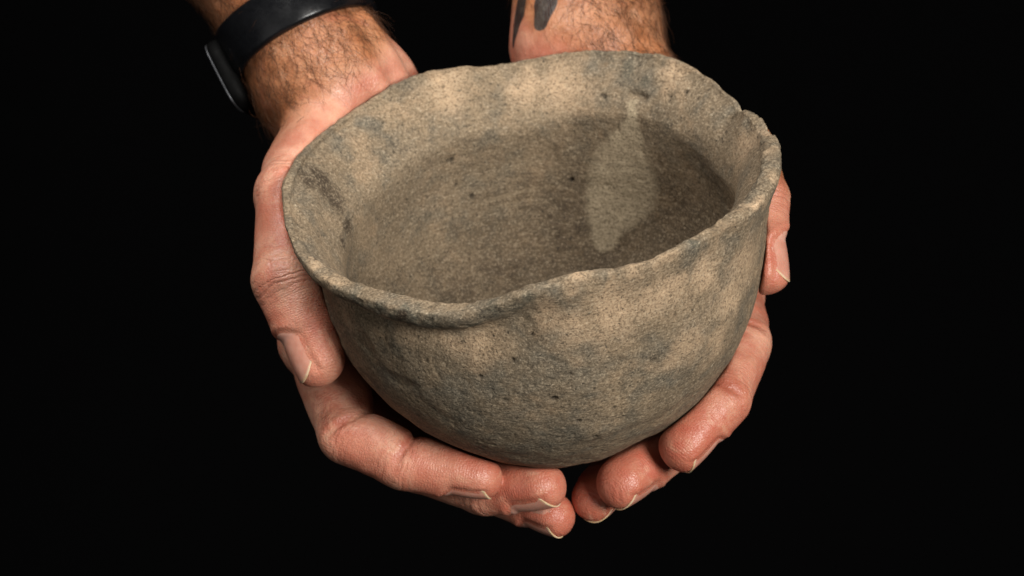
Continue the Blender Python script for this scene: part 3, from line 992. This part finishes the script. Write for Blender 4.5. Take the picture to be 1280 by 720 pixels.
def hair_mesh(V, nrm, J, A, count, seed):
    rs = np.random.RandomState(seed)
    s = plane_side(V, A['hair'])
    fore = unit(np.array(A['flow']))
    wgt = sstep(s, 0, 14) * np.where(plane_side(V, A['far']) > 0, 0, 1.0)
    for pl, lo in A.get('thin', ()): wgt *= lo + (1 - lo) * sstep(plane_side(V, pl), -6, 6)
    idx = rs.choice(len(V), count, p=wgt / wgt.sum())
    vs, fs = [], []
    seg = 6
    for q, k in enumerate(idx):
        p = V[k] + rs.randn(3) * .3; n = nrm[k]
        fl = fore + .55 * rs.randn(3); fl = fl - n * (fl @ n); fl = unit(fl)
        L = rs.uniform(5.5, 15) * (1.25 if rs.rand() < .1 else 1)
        up = rs.uniform(.18, .6) if rs.rand() < .65 else rs.uniform(.6, 1.6); curl = rs.randn() * .28; side = np.cross(n, fl)
        pts = [p - n * .3]
        d = unit(fl + n * up)
        for i in range(seg):
            d = unit(d + side * curl * .45 + rs.randn(3) * .07 - n * .13 * up * 2 + fl * .1)
            pts.append(pts[-1] + d * L / seg)
        pts = np.array(pts)
        a = np.cross(d, n); a = unit(a if np.linalg.norm(a) > .05 else np.cross(d, side)); b = np.cross(d, a)
        r0 = rs.uniform(.045, .085)
        base = len(vs) * 3
        for i, c in enumerate(pts):
            r = r0 * (1 - .8 * i / seg)
            vs.append(np.stack([c + a * r, c + (-.5 * a + .87 * b) * r, c + (-.5 * a - .87 * b) * r]))
        for i in range(seg):
            for e in range(3):
                e2 = (e + 1) % 3
                o = base + i * 3
                fs.append((o + e, o + e2, o + 3 + e2, o + 3 + e))
    return np.concatenate(vs), np.array(fs)

def build_person():
    person = empty('person', (0, .16, 1.15))
    tag(person, 'person with bare hairy forearms reaching in, both hands cupped under the clay bowl', 'person')
    skin = skin_material(); nailm = nail_material()
    N = Nodes('body_hair'); hairm = N.out(color=(.075, .029, .011), rough=.45, spec=.35)
    for J, A in ((LEFT, LEFT_A), (RIGHT, RIGHT_A)):
        V, Q, nails = build_arm(J, ARM_H)
        nr = mesh_normals(V, Q)
        # veins and soft unevenness of the flesh
        tips = np.array([f['nodes'][-1][0] for f in J['fingers']])
        calm = sstep(np.min(np.linalg.norm(V[:, None] - tips[None], axis=2), axis=1), 13, 22)
        V = V + nr * (calm * (.35 * noise3(V, 9, 51) + .16 * noise3(V, 4, 52)))[:, None]
        at = skin_fields(V, nr, J, A)
        arm = mesh_obj('arm', V * MM, Q, skin, person, attrs=at)
        arm['label'] = A['label']
        for nail in nails:
            nv, nf, ed, lu = nail_mesh(nail)
            mesh_obj('fingernail', nv * MM, nf, nailm, arm, attrs={'edge': ed, 'lunula': lu})
        hv, hf = hair_mesh(V, nr, J, A, A['hairs'], A['seed'])
        h = mesh_obj('arm_hair', hv * MM, hf, hairm, arm)
        h['kind'] = 'stuff'
build_person()

# ------------------------------------------------------------------ the watch on the wrist at left
def build_watch():
    a, b = np.array(WATCH['a']), np.array(WATCH['b'])
    ax = unit(b - a); t = WATCH['t']; c = a + (b - a) * t
    rad = WATCH['ra'] + (WATCH['rb'] - WATCH['ra']) * t
    fl = unit(WATCH['flat']); fs = WATCH['fs']
    out = np.array(WATCH['out']); out = unit(out - ax * (out @ ax)); sid = np.cross(ax, out)
    root = empty('smartwatch', c * MM)
    tag(root, 'black smartwatch with wide glossy strap worn on the hairy wrist at left', 'watch')
    rubber = plain('strap_rubber', (.004, .0042, .005), .28, spec=.32, grain=900)
    shell = plain('case_metal', (.002, .002, .002), .7, spec=.06)
    rimm = plain('bezel_metal', (.085, .088, .095), .45, metal=.9)
    glass = plain('screen_glass', (.004, .004, .005), .08, spec=.5)
    def surf(phi):
        d = out * math.cos(phi) + sid * math.sin(phi); cc = d @ fl
        return d, rad / math.sqrt(1 - cc * cc + (cc / fs) ** 2)
    # strap: rounded-rectangle section swept round the wrist
    M = 120; vs = []; prof = []
    hw = 8.6; th = 2.4
    for (x, z) in ((-1, .12), (-.97, .55), (-.90, .88), (-.8, 1), (-.4, 1.06), (0, 1.08), (.4, 1.06), (.8, 1), (.90, .88), (.97, .55), (1, .12), (.9, 0), (0, 0), (-.9, 0)):
        prof.append((x * hw, z * th))
    for i in range(M):
        phi = 2 * math.pi * i / M
        d, r = surf(phi)
        wv = 1 + .18 * math.exp(-(((phi + math.pi) % (2 * math.pi) - math.pi) / .75) ** 2)
        for (x, z) in prof: vs.append(c + ax * x * wv + d * (r + .7 + z))
    k = len(prof)
    F = [(i * k + j, i * k + (j + 1) % k, ((i + 1) % M) * k + (j + 1) % k, ((i + 1) % M) * k + j) for i in range(M) for j in range(k)]
    mesh_obj('strap', np.array(vs) * MM, F, rubber, root)
    # case: rounded slab
    def slab(lx, ly, z0, z1, rc, bev, sq=4.2):
        rows = [(0, z0), (1 - bev * 1.2 / lx, z0), (1, z0 + bev), (1, z1 - bev), (1 - bev * .35 / lx, z1 - bev * .3), (1 - bev / lx, z1), (0, z1)]
        n = 64; V = []; F = []
        for (s, z) in rows:
            for i in range(n):
                p = 2 * math.pi * i / n
                q = (abs(math.cos(p)) ** sq + abs(math.sin(p)) ** sq) ** (-1 / sq)
                V.append(c + cx * ax + ax * math.cos(p) * q * lx * s + sid * math.sin(p) * q * ly * s + out * z)
        for i in range(len(rows) - 1):
            for j in range(n): F.append((i * n + j, i * n + (j + 1) % n, (i + 1) * n + (j + 1) % n, (i + 1) * n + j))
        return np.array(V), F
    cx = -6.0
    z0 = surf(0)[1] + 1.2
    V, F = slab(14.5, 17.5, z0 - 2.0, z0 + 4.0, 5, 1.6); case = mesh_obj('case', V * MM, F, shell, root)
    # metal rim round the screen
    n = 72; V = []; F = []
    prof = [(1.0, 0), (1.012, .35), (1.0, .75), (.955, .85), (.94, .3), (.95, 0)]
    for i in range(n):
        p = 2 * math.pi * i / n; q = (abs(math.cos(p)) ** 4.2 + abs(math.sin(p)) ** 4.2) ** (-1 / 4.2)
        for (s, z) in prof: V.append(c + cx * ax + (ax * math.cos(p) * 14.1 + sid * math.sin(p) * 17.0) * q * s + out * (z0 + 3.5 + z))
    k = len(prof)
    for i in range(n):
        for j in range(k): F.append((i * k + j, i * k + (j + 1) % k, ((i + 1) % n) * k + (j + 1) % k, ((i + 1) % n) * k + j))
    mesh_obj('bezel', np.array(V) * MM, F, rimm, case)
    V, F = slab(13.2, 16.0, z0 + 3.2, z0 + 4.3, 5, .3); mesh_obj('screen', V * MM, F, glass, case)
    # crown on the hand side of the case
    V = []; F = []; n = 20
    for (s, l) in ((0, 14), (1.6, 14), (1.8, 15.2), (1.4, 15.6), (0, 15.6)):
        for i in range(n):
            p = 2 * math.pi * i / n; V.append(c + (cx - l) * ax + (sid * math.cos(p) + out * math.sin(p)) * s + out * (z0 + 1.6) - sid * 6)
    for i in range(4):
        for j in range(n): F.append((i * n + j, i * n + (j + 1) % n, (i + 1) * n + (j + 1) % n, (i + 1) * n + j))
    mesh_obj('crown', np.array(V) * MM, F, shell, case)
build_watch()
